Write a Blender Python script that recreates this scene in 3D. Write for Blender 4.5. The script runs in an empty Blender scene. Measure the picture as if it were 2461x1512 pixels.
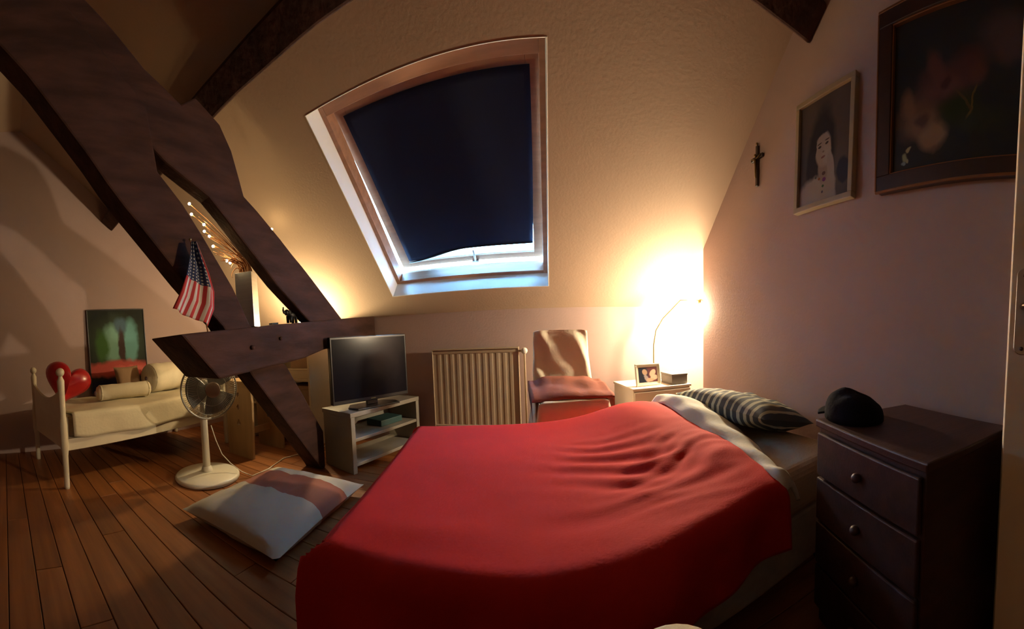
import bpy, bmesh, math, random
from mathutils import Vector, Matrix, noise
random.seed(7)
PI = math.pi
sc = bpy.context.scene
COL = sc.collection

# ------------------------------------------------------------------ camera
# panorama taken by turning a phone: central cylindrical projection, about 171 degrees wide
FPX, CYP = 824.195, 842.962
YAW, PITCH, ROLL = -0.0901695, -0.0564126, 0.0353262
cam_d = bpy.data.cameras.new('camera')
cam_d.type = 'PANO'
cam_d.panorama_type = 'CENTRAL_CYLINDRICAL'
cam_d.central_cylindrical_range_u_min = (0 - 1230.5) / FPX
cam_d.central_cylindrical_range_u_max = (2461 - 1230.5) / FPX
cam_d.central_cylindrical_range_v_min = (CYP - 1512) / FPX
cam_d.central_cylindrical_range_v_max = CYP / FPX
cam_d.central_cylindrical_radius = 1.0
cam_d.clip_start = 0.02
cam = bpy.data.objects.new('camera', cam_d)
COL.objects.link(cam)
RM = Matrix.Rotation(-YAW, 3, 'Z') @ Matrix.Rotation(PITCH, 3, 'X') @ Matrix.Rotation(ROLL, 3, 'Y')
cx, cf, cu = RM.col[0], RM.col[1], RM.col[2]
CM = Matrix(((cx.x, cu.x, -cf.x), (cx.y, cu.y, -cf.y), (cx.z, cu.z, -cf.z))).to_4x4()
CM.translation = (0, 0, 1.0)
cam.matrix_world = CM
sc.camera = cam

# ------------------------------------------------------------------ world, exposure
EXPOSURE = 1.42
SKY_STRENGTH = 34.0
P_BEDSIDE = 62.0      # radiant watts of the bedside bulb
P_SHELF = 24.0         # of the lamp behind the truss
w = bpy.data.worlds.new('world'); sc.world = w; w.use_nodes = True
wn = w.node_tree.nodes; wl = w.node_tree.links
bg = wn['Background']
bg.inputs[0].default_value = (0.22, 0.55, 1.0, 1); bg.inputs[1].default_value = SKY_STRENGTH
vs = sc.view_settings
vs.view_transform = 'Standard'; vs.look = 'None'; vs.exposure = EXPOSURE; vs.gamma = 1.0
vs.use_curve_mapping = False

# ------------------------------------------------------------------ room dimensions (metres)
YF, ZK = 2.95, 1.19                 # knee wall
AS = math.radians(42)               # roof pitch
SA, CA = math.sin(AS), math.cos(AS)
XL, XR, XA = -3.75, 1.25, 1.85      # left gable, right gable, end of the alcove
YP = 2.47                           # where the right gable stops and the alcove begins
YB, ZC = -2.9, 3.55                # wall behind the camera, flat ceiling
YC = YF - (ZC - ZK) / math.tan(AS)

# ------------------------------------------------------------------ materials
MATS = {}
def mat(name, col, rough=0.7, metal=0.0, var=0.0, vscale=6.0, bump=0.0, bscale=40.0, col2=None, spec=0.5,
        stretch=None, sheen=0.0, trans=0.0, emit=None, estr=0.0, objrand=0.0):
    if name in MATS: return MATS[name]
    m = bpy.data.materials.new(name); m.use_nodes = True
    nt = m.node_tree; n = nt.nodes; l = nt.links
    b = n['Principled BSDF']
    b.inputs['Base Color'].default_value = (*col, 1); b.inputs['Roughness'].default_value = rough
    b.inputs['Metallic'].default_value = metal; b.inputs['Specular IOR Level'].default_value = spec
    if sheen: b.inputs['Sheen Weight'].default_value = sheen
    if trans: b.inputs['Transmission Weight'].default_value = trans
    if emit: b.inputs['Emission Color'].default_value = (*emit, 1); b.inputs['Emission Strength'].default_value = estr
    if var or bump or objrand:
        tc = n.new('ShaderNodeTexCoord'); mp = n.new('ShaderNodeMapping')
        l.new(tc.outputs['Object'], mp.inputs[0])
        if stretch: mp.inputs['Scale'].default_value = stretch
    if var or objrand:
        c2 = col2 or tuple(max(0, c * (1 - var)) for c in col)
        tx = n.new('ShaderNodeTexNoise'); tx.inputs['Scale'].default_value = vscale; tx.inputs['Detail'].default_value = 5
        rp = n.new('ShaderNodeMapRange'); rp.inputs[1].default_value = 0.35; rp.inputs[2].default_value = 0.65
        mx = n.new('ShaderNodeMix'); mx.data_type = 'RGBA'
        mx.inputs[6].default_value = (*col, 1); mx.inputs[7].default_value = (*c2, 1)
        l.new(tx.outputs[0], rp.inputs[0]); l.new(rp.outputs[0], mx.inputs[0])
        out = mx.outputs[2]
        if objrand:
            oi = n.new('ShaderNodeObjectInfo')
            ad = n.new('ShaderNodeVectorMath'); ad.operation = 'ADD'
            sm = n.new('ShaderNodeVectorMath'); sm.operation = 'SCALE'; sm.inputs['Scale'].default_value = 13.0
            cb = n.new('ShaderNodeCombineXYZ')
            for k in range(3): l.new(oi.outputs['Random'], cb.inputs[k])
            l.new(cb.outputs[0], sm.inputs[0]); l.new(mp.outputs[0], ad.inputs[0]); l.new(sm.outputs[0], ad.inputs[1])
            l.new(ad.outputs[0], tx.inputs['Vector'])
            hs = n.new('ShaderNodeHueSaturation')
            r2 = n.new('ShaderNodeMapRange'); r2.inputs[3].default_value = 1 - objrand; r2.inputs[4].default_value = 1 + objrand
            l.new(oi.outputs['Random'], r2.inputs[0]); l.new(r2.outputs[0], hs.inputs['Value']); l.new(out, hs.inputs['Color'])
            out = hs.outputs[0]
        else:
            l.new(mp.outputs[0], tx.inputs['Vector'])
        l.new(out, b.inputs['Base Color'])
    if bump:
        t2 = n.new('ShaderNodeTexNoise'); t2.inputs['Scale'].default_value = bscale; t2.inputs['Detail'].default_value = 6
        l.new(mp.outputs[0], t2.inputs['Vector'])
        bp = n.new('ShaderNodeBump'); bp.inputs['Strength'].default_value = bump; bp.inputs['Distance'].default_value = 0.01
        l.new(t2.outputs[0], bp.inputs['Height']); l.new(bp.outputs[0], b.inputs['Normal'])
    MATS[name] = m
    return m

def picture(name, base, blobs, rough=0.4, spec=0.5):
    """flat print on local x (right) / z (up), both -0.5..0.5 after Generated remap; blobs = soft ellipses"""
    m = bpy.data.materials.new(name); m.use_nodes = True
    nt = m.node_tree; n = nt.nodes; l = nt.links; b = n['Principled BSDF']
    b.inputs['Roughness'].default_value = rough; b.inputs['Specular IOR Level'].default_value = spec
    uv = n.new('ShaderNodeUVMap'); uv.uv_map = 'UVMap'
    nz = n.new('ShaderNodeTexNoise'); nz.inputs['Scale'].default_value = 7; nz.inputs['Detail'].default_value = 3
    l.new(uv.outputs[0], nz.inputs['Vector'])
    of = n.new('ShaderNodeVectorMath'); of.operation = 'SUBTRACT'; of.inputs[1].default_value = (.5, .5, .5)
    l.new(nz.outputs['Color'], of.inputs[0])
    scl = n.new('ShaderNodeVectorMath'); scl.operation = 'SCALE'; scl.inputs['Scale'].default_value = 0.09
    l.new(of.outputs[0], scl.inputs[0])
    wb = n.new('ShaderNodeVectorMath'); wb.operation = 'ADD'
    l.new(uv.outputs[0], wb.inputs[0]); l.new(scl.outputs[0], wb.inputs[1])
    rgb = n.new('ShaderNodeRGB'); rgb.outputs[0].default_value = (*base, 1)
    cur = rgb.outputs[0]
    for (px, py, rx, ry, rot, c, soft) in blobs:
        mp = n.new('ShaderNodeMapping'); mp.vector_type = 'TEXTURE'
        mp.inputs['Location'].default_value = (px, py, 0); mp.inputs['Rotation'].default_value = (0, 0, math.radians(rot))
        mp.inputs['Scale'].default_value = (rx, ry, 1)
        l.new(wb.outputs[0] if soft > .12 else uv.outputs[0], mp.inputs[0])
        sp = n.new('ShaderNodeVectorMath'); sp.operation = 'LENGTH'
        sx = n.new('ShaderNodeVectorMath'); sx.operation = 'MULTIPLY'; sx.inputs[1].default_value = (1, 1, 0)
        l.new(mp.outputs[0], sx.inputs[0]); l.new(sx.outputs[0], sp.inputs[0])
        mr = n.new('ShaderNodeMapRange'); mr.inputs[1].default_value = 1 + soft; mr.inputs[2].default_value = max(0.0, 1 - soft)
        l.new(sp.outputs['Value'], mr.inputs[0])
        mx = n.new('ShaderNodeMix'); mx.data_type = 'RGBA'; mx.inputs[7].default_value = (*c, 1)
        l.new(mr.outputs[0], mx.inputs[0]); l.new(cur, mx.inputs[6]); cur = mx.outputs[2]
    l.new(cur, b.inputs['Base Color'])
    return m

# ------------------------------------------------------------------ mesh builder
class MB:
    def __init__(s): s.v = []; s.f = []; s.uv = None
    def add(s, vs, fs):
        o = len(s.v); s.v += [tuple(p) for p in vs]; s.f += [tuple(i + o for i in f) for f in fs]; return s
    def box(s, x0, x1, y0, y1, z0, z1, M=None):
        vs = [(x, y, z) for z in (z0, z1) for y in (y0, y1) for x in (x0, x1)]
        if M is not None: vs = [tuple(M @ Vector(p)) for p in vs]
        return s.add(vs, [(0, 2, 3, 1), (4, 5, 7, 6), (0, 1, 5, 4), (2, 6, 7, 3), (0, 4, 6, 2), (1, 3, 7, 5)])
    def prism(s, poly, a, b, axis='x'):
        n = len(poly)
        def P(p, t):
            return (t, p[0], p[1]) if axis == 'x' else ((p[0], t, p[1]) if axis == 'y' else (p[0], p[1], t))
        vs = [P(p, a) for p in poly] + [P(p, b) for p in poly]
        fs = [tuple(range(n)), tuple(range(2 * n - 1, n - 1, -1))] + [(i, (i + 1) % n, n + (i + 1) % n, n + i) for i in range(n)]
        return s.add(vs, fs)
    def tube(s, path, r, n=10, cap=True):
        path = [Vector(p) for p in path]; m = len(path)
        rs = r if isinstance(r, (list, tuple)) else [r] * m
        vs = []; up = None
        for i, p in enumerate(path):
            d = (path[min(i + 1, m - 1)] - path[max(i - 1, 0)]).normalized()
            if up is None:
                up = Vector((0, 0, 1)) if abs(d.z) < .9 else Vector((1, 0, 0))
            a = d.cross(up)
            if a.length < 1e-5: a = d.orthogonal()
            a.normalize(); b_ = a.cross(d).normalized(); up = b_
            for k in range(n):
                t = 2 * PI * k / n
                vs.append(p + (a * math.cos(t) + b_ * math.sin(t)) * rs[i])
        fs = [(i * n + k, i * n + (k + 1) % n, (i + 1) * n + (k + 1) % n, (i + 1) * n + k) for i in range(m - 1) for k in range(n)]
        if cap: fs += [tuple(range(n - 1, -1, -1)), tuple((m - 1) * n + k for k in range(n))]
        return s.add(vs, fs)
    def lathe(s, prof, n=24, M=None, c=(0, 0, 0)):
        vs = []; fs = []; m = len(prof)
        for r, z in prof:
            for k in range(n):
                t = 2 * PI * k / n
                p = Vector((r * math.cos(t), r * math.sin(t), z))
                if M is not None: p = M @ p
                vs.append(p + Vector(c))
        fs = [(i * n + k, i * n + (k + 1) % n, (i + 1) * n + (k + 1) % n, (i + 1) * n + k) for i in range(m - 1) for k in range(n)]
        fs += [tuple(range(n - 1, -1, -1)), tuple((m - 1) * n + k for k in range(n))]
        return s.add(vs, fs)
    def ball(s, c, r, n=14, sq=(1, 1, 1)):
        prof = [(max(1e-4, r * math.sin(PI * i / n)), -r * math.cos(PI * i / n)) for i in range(n + 1)]
        M = Matrix.Diagonal(Vector(sq))
        return s.lathe(prof, n * 2, M, c)
    def grid(s, fn, nu, nv, uv=False, closed_u=False):
        vs = [fn(i / nu, j / nv) for j in range(nv + 1) for i in range(nu + 1)]
        fs = [(j * (nu + 1) + i, j * (nu + 1) + i + 1, (j + 1) * (nu + 1) + i + 1, (j + 1) * (nu + 1) + i) for j in range(nv) for i in range(nu)]
        o = len(s.v)
        if uv:
            s.uv = s.uv or {}
            for j in range(nv + 1):
                for i in range(nu + 1): s.uv[o + j * (nu + 1) + i] = (i / nu, j / nv)
        return s.add(vs, fs)
    def build(s, name, m, parent=None, smooth=False, bevel=0.0, thick=0.0, sub=0, weld=False):
        me = bpy.data.meshes.new(name); me.from_pydata(s.v, [], s.f)
        bm = bmesh.new(); bm.from_mesh(me)
        if weld and not s.uv: bmesh.ops.remove_doubles(bm, verts=bm.verts, dist=1e-5)
        bmesh.ops.recalc_face_normals(bm, faces=bm.faces); bm.to_mesh(me); bm.free()
        if s.uv:
            ul = me.uv_layers.new(name='UVMap')
            for lp in me.loops: ul.data[lp.index].uv = s.uv.get(lp.vertex_index, (0, 0))
        me.materials.append(m)
        if smooth: me.polygons.foreach_set('use_smooth', [True] * len(me.polygons))
        o = bpy.data.objects.new(name, me); COL.objects.link(o)
        if parent is not None: o.parent = parent
        if thick:
            d = o.modifiers.new('thickness', 'SOLIDIFY'); d.thickness = thick; d.offset = 0
        if bevel:
            d = o.modifiers.new('bevel', 'BEVEL'); d.width = bevel; d.segments = 2; d.limit_method = 'ANGLE'
        if sub:
            d = o.modifiers.new('sub', 'SUBSURF'); d.levels = sub; d.render_levels = sub
        return o

def tag(o, label, cat, group=None, kind=None):
    o['label'] = label; o['category'] = cat
    if group: o['group'] = group
    if kind: o['kind'] = kind
    return o
def thing(name, label, cat, loc=(0, 0, 0), rz=0.0, group=None, kind=None):
    o = bpy.data.objects.new(name, None); COL.objects.link(o); o.empty_display_size = .1
    o.location = loc; o.rotation_euler = (0, 0, rz)
    return tag(o, label, cat, group, kind)
def struct(o, label, cat): return tag(o, label, cat, None, 'structure')
def box(name, m, x0, x1, y0, y1, z0, z1, parent=None, bevel=0.0, M=None):
    return MB().box(x0, x1, y0, y1, z0, z1, M).build(name, m, parent, bevel=bevel)
def nz(x, y, z=0.0, s=1.0): return noise.noise(Vector((x * s, y * s, z)))

# ------------------------------------------------------------------ palette
M_slope = mat('plaster_cream', (0.43, 0.315, 0.228), 0.9, var=.05, vscale=1.5, bump=.12, bscale=60, spec=.2)
M_wall = mat('paint_mauve', (0.415, 0.303, 0.275), 0.9, var=.06, vscale=1.5, bump=.10, bscale=60, spec=.2)
M_beam = mat('old_timber', (0.070, 0.030, 0.020), 0.85, var=.5, vscale=3.0, bump=.5, bscale=9, stretch=(4, 1, 4), spec=.25)
M_board = mat('pine_floor', (0.34, 0.122, 0.032), 0.45, var=.4, vscale=3.5, bump=.06, bscale=14, stretch=(.35, 5, 5), objrand=.16)
M_sub = mat('floor_gap', (0.02, 0.012, 0.008), 0.9)
M_white = mat('white_paint', (0.78, 0.76, 0.70), 0.5, var=.04)
M_pine = mat('window_pine', (0.40, 0.20, 0.115), 0.5, var=.25, vscale=4, stretch=(1, 6, 6))
M_navy = mat('blind_navy', (0.012, 0.016, 0.045), 0.8, spec=.2)
M_black = mat('black_plastic', (0.012, 0.012, 0.014), 0.35)
M_metal = mat('grey_metal', (0.55, 0.55, 0.55), 0.35, 1.0)

# ================================================================== ROOM SHELL
fl = struct(box('floor', M_sub, XL - .1, XA + .1, YB - .1, YF + .1, -.12, -.018), 'dark floor under the boards', 'floor')
BW = .13
bme = {}
y = YB; row = 0
while y < YF - .01:
    y1 = min(y + BW, YF)
    cuts = [XL, XL + 1.1 + 1.9 * random.random(), None]
    c = cuts[1] + 2.1 + .5 * random.random()
    ends = [XL, cuts[1]] + ([c] if c < XA - .4 else []) + [XA]
    for a, b_ in zip(ends[:-1], ends[1:]):
        o = box('floor_board', M_board, a + .0015, b_ - .0015, y + .002, y1 - .002, -.02, 0.0, fl, bevel=.0025)
    y += BW; row += 1

struct(box('wall_far', M_wall, XL - .1, XA + .1, YF, YF + .1, -.1, ZK + .05), 'low mauve knee wall under the roof slope', 'wall')
struct(box('wall_left', M_wall, XL - .1, XL, YB - .1, YF + .1, -.1, ZC + .1), 'mauve gable wall behind the daybed', 'wall')
# right gable with a doorway behind the open door
DY0, DY1, DZ = -0.62, 0.215, 2.06
wr = MB()
wr.box(XR, XR + .12, DY1, YP, -.1, ZC + .1); wr.box(XR, XR + .12, YB - .1, DY0, -.1, ZC + .1); wr.box(XR, XR + .12, DY0, DY1, DZ, ZC + .1)
struct(wr.build('wall_right', M_wall), 'mauve gable wall with the pictures', 'wall')
wa = MB(); wa.box(XA, XA + .1, YP - .1, YF + .1, -.1, ZC); wa.box(XR + .12, XA + .1, YP - .1, YP, -.1, ZC)
struct(wa.build('wall_alcove', M_wall), 'mauve side of the alcove behind the bedside lamp', 'wall')
struct(box('wall_back', M_wall, XL - .1, XR + .1, YB - .1, YB, -.1, ZC + .1), 'mauve wall facing the skylight', 'wall')
hw = MB(); hw.box(XR + .9, XR + 1.0, DY0 - .5, DY1 + .5, 0, DZ + .1); hw.box(XR + .12, XR + 1.0, DY0 - .5, DY0 - .4, 0, DZ + .1)
hw.box(XR + .12, XR + 1.0, DY1 + .4, DY1 + .5, 0, DZ + .1); hw.box(XR + .12, XR + 1.0, DY0 - .5, DY1 + .5, DZ + .1, DZ + .2); hw.box(XR + .1, XR + 1.0, DY0 - .5, DY1 + .5, -.1, 0)
struct(hw.build('wall_landing', M_wall), 'dark landing behind the open door', 'wall')

# sloping ceiling with the skylight hole, in slope coordinates (x, s up the slope, n outwards)
O = Vector((0, YF, ZK)); S_ = Vector((0, -CA, SA)); N_ = Vector((0, SA, CA))
def sl(x, s, n): return O + Vector((x, 0, 0)) + S_ * s + N_ * n
WX0, WX1, WS0, WS1 = -1.272, 0.064, 0.238, 1.735
smax = (ZC - ZK) / SA + .2
ce = MB()
def slab(x0, x1, s0, s1, n0=0.0, n1=.34):
    ce.add([sl(x, s, n) for n in (n0, n1) for s in (s0, s1) for x in (x0, x1)],
           [(0, 2, 3, 1), (4, 5, 7, 6), (0, 1, 5, 4), (2, 6, 7, 3), (0, 4, 6, 2), (1, 3, 7, 5)])
slab(XL - .1, WX0, -.3, smax); slab(WX1, XA + .1, -.3, smax); slab(WX0, WX1, -.3, WS0); slab(WX0, WX1, WS1, smax)
struct(ce.build('ceiling', M_slope), 'cream sloping roof ceiling around the skylight', 'ceiling')
struct(box('ceiling', M_slope, XL - .1, XA + .1, YB - .1, YC + .1, ZC, ZC + .1), 'flat strip of cream ceiling at the top of the slope', 'ceiling')

# ------------------------------------------------------------------ skylight (window_1); local z points into the room
win = bpy.data.objects.new('window_1', None); COL.objects.link(win)
struct(win, 'pine skylight standing ajar with a navy blackout blind', 'window')
win.matrix_world = Matrix(((1, 0, 0, O.x), (0, S_.y, -N_.y, O.y), (0, S_.z, -N_.z, O.z), (0, 0, 0, 1)))
def wbox(name, m, x0, x1, s0, s1, n0, n1, parent=win, bevel=.003, M=None): return box(name, m, x0, x1, s0, s1, -n1, -n0, parent, bevel, M)
t = .006
wbox('reveal', M_white, WX0, WX0 + t, WS0, WS1, -.002, .30); wbox('reveal', M_white, WX1 - t, WX1, WS0, WS1, -.002, .30)
wbox('reveal', M_white, WX0 + t, WX1 - t, WS0, WS0 + t, -.002, .30); wbox('reveal', M_white, WX0 + t, WX1 - t, WS1 - t, WS1, -.002, .30)
fx0, fx1, fs0, fs1 = WX0 + t, WX1 - t, WS0 + t, WS1 - t
F = .034
wbox('frame_stile', M_pine, fx0, fx0 + F, fs0, fs1, .16, .272); wbox('frame_stile', M_pine, fx1 - F, fx1, fs0, fs1, .16, .272)
wbox('frame_rail', M_pine, fx0 + F, fx1 - F, fs0, fs0 + .03, .16, .272); wbox('frame_rail', M_pine, fx0 + F, fx1 - F, fs1 - .085, fs1, .16, .272)
# sash closing on the outside of the frame, hinged at the top and pushed a little outwards
sash = bpy.data.objects.new('sash', None); COL.objects.link(sash); sash.parent = win
sx0, sx1, ss0, ss1 = fx0 + F - .016, fx1 - F + .016, fs0 + .016, fs1 - .070
sash.location = (0, ss1, -.30); sash.rotation_euler = (math.radians(3.6), 0, 0)
def sbox(name, m, x0, x1, s0, s1, n0, n1, bevel=.003): return box(name, m, x0, x1, s0 - ss1, s1 - ss1, -(n1 - .30), -(n0 - .30), sash, bevel)
SW = .088
sbox('sash_stile', M_pine, sx0, sx0 + SW, ss0, ss1, .275, .325); sbox('sash_stile', M_pine, sx1 - SW, sx1, ss0, ss1, .275, .325)
sbox('sash_rail', M_pine, sx0 + SW, sx1 - SW, ss1 - .10, ss1, .275, .325); sbox('sash_rail', M_pine, sx0 + SW, sx1 - SW, ss0, ss0 + .075, .275, .325)
M_glass = mat('pane_glass', (0.9, 0.95, 1.0), 0.02, trans=1.0)
sbox('pane', M_glass, sx0 + SW, sx1 - SW, ss0 + .075, ss1 - .10, .305, .311, 0)
# blackout blind, its lower edge hanging slack
def blind(u, v):
    x = sx0 + SW - .022 + (sx1 - sx0 - 2 * SW + .044) * u
    x += .022 * (1 - v) * (1 - u) - .030 * (1 - v) ** 2 * u         # pulled in at the lower corners
    q5 = min(1.0, u / .52); low = ss0 + .066 + .105 * q5 * q5 * (3 - 2 * q5) - .03 * max(0.0, u - .6)
    s = low + (ss1 - .075 - low) * v
    n = .268 - .022 * (1 - v) ** 8 * math.sin(PI * u) + .003 * nz(u * 3, v * 2)
    return (x, s - ss1, -(n - .30))
MB().grid(blind, 30, 24).build('blind', M_navy, sash, smooth=True, thick=.004)
def hembar(u):
    p = blind(u, 0); return (p[0], p[1], p[2] + .004)
MB().tube([hembar(i / 24) for i in range(25)], .006, 8).build('hem_bar', M_black, sash, smooth=True)
hx = -.56
hd = MB(); hd.box(hx - .008, hx + .008, ss0 + .0 - ss1, ss0 + .13 - ss1, .030, .05); hd.box(hx - .03, hx + .03, ss0 - ss1 - .004, ss0 + .012 - ss1, .025, .05)
hd.build('latch_handle', M_metal, sash, bevel=.003)
sbox('seal_strip', M_metal, sx0 + SW, sx1 - SW, ss0 + .066, ss0 + .079, .262, .277, .002)

# ------------------------------------------------------------------ door_1, open into the room
dr = bpy.data.objects.new('door_1', None); COL.objects.link(dr)
struct(dr, 'cream painted door standing open beside the chest of drawers', 'door')
FE = Vector((.955, .208, 0)); HG = Vector((1.215, -.60, 0))
dvec = (FE - HG); DW = dvec.length; ang = math.atan2(dvec.y, dvec.x)
dr.location = (HG.x, HG.y, 0); dr.rotation_euler = (0, 0, ang)     # local x runs hinge -> free edge, +y faces the room
M_door = mat('door_cream', (0.78, 0.64, 0.44), 0.55, var=.06, vscale=4)
box('door_leaf', M_door, 0, DW, -.02, .02, .012, 2.03, dr, bevel=.003)
M_plate = mat('handle_plate', (0.62, 0.58, 0.50), 0.4, .6)
M_lever = mat('dark_lever', (0.10, 0.07, 0.05), 0.3, .8)
HZ = 1.085
pl = MB(); pts = []
for i in range(13): a = PI * i / 12; pts.append((DW - .036 + .022 * math.cos(a), HZ + .085 + .02 * math.sin(a)))
for i in range(13): a = PI + PI * i / 12; pts.append((DW - .036 + .022 * math.cos(a), HZ - .115 + .02 * math.sin(a)))
pl.prism(pts, .0195, .027, 'y').build('handle_plate', M_plate, dr, bevel=.002)
MB().tube([(DW - .036, .02, HZ), (DW - .036, .062, HZ), (DW - .046, .070, HZ), (DW - .15, .070, HZ + .004)], [.010, .009, .011, .009], 12).build('lever', M_lever, dr, smooth=True)
for zz in (HZ + .085, HZ - .118): MB().ball((DW - .036, .028, zz), .006, 8).build('screw', M_lever, dr, smooth=True)
# far side lever as well
MB().tube([(DW - .036, -.02, HZ), (DW - .036, -.062, HZ), (DW - .16, -.070, HZ)], .010, 10).build('lever', M_lever, dr, smooth=True)
dt = MB(); dt.box(XR - .012, XR + .13, DY0 - .07, DY0, 0, DZ + .07); dt.box(XR - .012, XR + .13, DY1, DY1 + .05, 0, DZ + .07); dt.box(XR - .012, XR + .13, DY0, DY1, DZ, DZ + .07)
struct(dt.build('trim_1', M_door, bevel=.004), 'cream door casing on the gable wall', 'trim')

# ================================================================== ROOF TRUSS
TX = -1.63
tr = thing('roof_truss', 'massive dark timber roof truss with slanted strut and cut tie beam', 'truss')
k = TX / -1.6
def K(ps, k=k): return [(p[0] * k, 1 + (p[1] - 1) * k) for p in ps]
def timber(name, poly, x0, x1, amp=.006, m=M_beam):
    """prism in the y-z plane with subdivided, slightly uneven edges"""
    pts = []
    for a, b_ in zip(poly, poly[1:] + poly[:1]):
        L = math.dist(a, b_); n = max(1, int(L / .12))
        for i in range(n):
            q = (a[0] + (b_[0] - a[0]) * i / n, a[1] + (b_[1] - a[1]) * i / n)
            pts.append((q[0] + amp * nz(q[0], q[1], 3.1, 5) * (i > 0), q[1] + amp * nz(q[0], q[1], 7.7, 5) * (i > 0)))
    return MB().prism(pts, x0, x1, 'x').build(name, m, tr, bevel=.012)
kb = (TX - .16) / -1.6
strut = K([(2.09, 0), (2.09, .30), (1.723, .84), (1.407, 1.133), (1.293, 1.353), (1.106, 1.626), (.983, 1.794), (.842, 1.946), (.80, 2.28), (.35, 2.78), (-.30, 3.40)]) + \
        K([(-.93, 3.3), (.062, 2.377), (.173, 2.24), (.358, 1.98), (.57, 1.684), (.871, 1.335), (1.093, 1.108), (1.28, .817), (1.86, .09), (1.86, 0)], kb)
strut = [(p[0], max(0.0, min(p[1], 3.54))) if (p[1] < .01 or p[1] > 3.4) else p for p in strut]
timber('strut', strut, TX - .16, TX)
kr = (TX - .115) / -1.6
raft = K([(2.75, .95), (2.43, 1.197), (1.969, 1.554), (1.647, 1.79), (1.441, 1.932), (1.363, 2.191), (1.285, 2.325), (1.12, 2.43), (1.02, 2.36), (.81, 2.492), (.638, 2.663), (.525, 2.765),
          (-.22, 3.44)]) + K([(-.60, 3.25), (.60, 2.14), (.842, 1.946), (1.092, 1.812), (1.314, 1.604), (1.571, 1.371), (1.862, 1.155), (2.1, .975)], kr)
timber('principal_rafter', raft, TX - .115, TX - .012)
TB = [(.884, 1.079), (1.5, 1.115), (2.1, 1.152), (2.94, 1.205), (2.94, 1.0), (2.098, .931), (1.868, .885), (1.115, .82)]
timber('tie_beam', TB, -1.93, -1.55, .004)
pe = MB(); pe.tube([(-1.552, 1.37, .985), (-1.535, 1.37, .985)], .014, 10); pe.build('peg', M_beam, tr, smooth=True)
pe = MB(); pe.tube([(-1.552, 1.62, 1.03), (-1.538, 1.62, 1.03)], .012, 10); pe.build('peg', M_beam, tr, smooth=True)
def beam_top(yy): return 1.079 + (1.205 - 1.079) * (yy - .884) / (2.94 - .884)

# purlin along the whole slope
P1, P2 = (1.31, 2.42), (1.187, 2.531)
h1, h2 = .180, .183
poly = [P1, P2, (P2[0] + SA * h2, P2[1] + CA * h2), (P1[0] + SA * h1, P1[1] + CA * h1)]
pur = MB(); NP = 44
def pv(i):
    x = XL + (XR - XL) * i / NP; out = []
    for q, (yy, zz) in enumerate(poly):
        a = .014 if q < 2 else 0
        out.append((x, yy + a * nz(x, q * 3.3, 1.0, 2.2), zz + a * nz(x, q * 5.1, 9.0, 2.2)))
    return out
vsx = [p for i in range(NP + 1) for p in pv(i)]
fsx = [(i * 4 + q, i * 4 + (q + 1) % 4, (i + 1) * 4 + (q + 1) % 4, (i + 1) * 4 + q) for i in range(NP) for q in range(4)] + [(0, 1, 2, 3), tuple(NP * 4 + q for q in range(4))]
tag(pur.add(vsx, fsx).build('purlin', M_beam, bevel=.012), 'long dark purlin running along the cream roof slope above the skylight', 'beam')

# ================================================================== LAMPS
def bulb_mat(name, col, power, radius):
    L = power / (PI * 4 * PI * radius ** 2)
    return mat(name, (1, .95, .85), .4, emit=col, estr=L)
M_bulb = bulb_mat('bulb_warm', (1.0, .80, .52), P_BEDSIDE, .045)
M_bulb2 = bulb_mat('bulb_warm_small', (1.0, .78, .44), P_SHELF, .035)

# ================================================================== BED (head to the right gable, turned about 7 degrees)
BR = math.radians(8.0)
def rot2(x, y, a): return (x * math.cos(a) - y * math.sin(a), x * math.sin(a) + y * math.cos(a))
# local frame: x from foot (0) to head (1.98), y from near side (0) to far side (1.06)
bo = (-.520, .680, 0)
bed = thing('bed', 'low single bed with pale upholstered base under the red cover', 'bed', bo, BR)
M_base = mat('bed_base_cloth', (0.42, 0.40, 0.36), .9, var=.15, vscale=20, bump=.2, bscale=120)
M_matt = mat('mattress_cloth', (0.42, 0.34, 0.24), .9, var=.12, vscale=8, bump=.15, bscale=80)
BL, BWD = 1.76, 1.03
box('base', M_base, 0.05, BL - .04, .05, BWD - .04, .07, .29, bed, bevel=.015)
mm = MB()
def rbox(mb, x0, x1, y0, y1, z0, z1, r=.05, n=5):
    prof = []
    for (cx_, cz_, a0) in ((y1 - r, z1 - r, 0), (y0 + r, z1 - r, 90), (y0 + r, z0 + r, 180), (y1 - r, z0 + r, 270)):
        for i in range(n + 1):
            a = math.radians(a0 + 90 * i / n); prof.append((cx_ + r * math.cos(a), cz_ + r * math.sin(a)))
    return mb.prism(prof, x0, x1, 'x')
rbox(mm, .03, BL - .03, .03, BWD - .03, .29, .478).build('mattress', M_matt, bed, smooth=False, bevel=.02)
for lx in (.12, BL - .14):
    for ly in (.1, BWD - .1): MB().lathe([(.022, 0), (.028, .07)], 14, None, (lx, ly, 0)).build('leg', M_black, bed, smooth=True)

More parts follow.
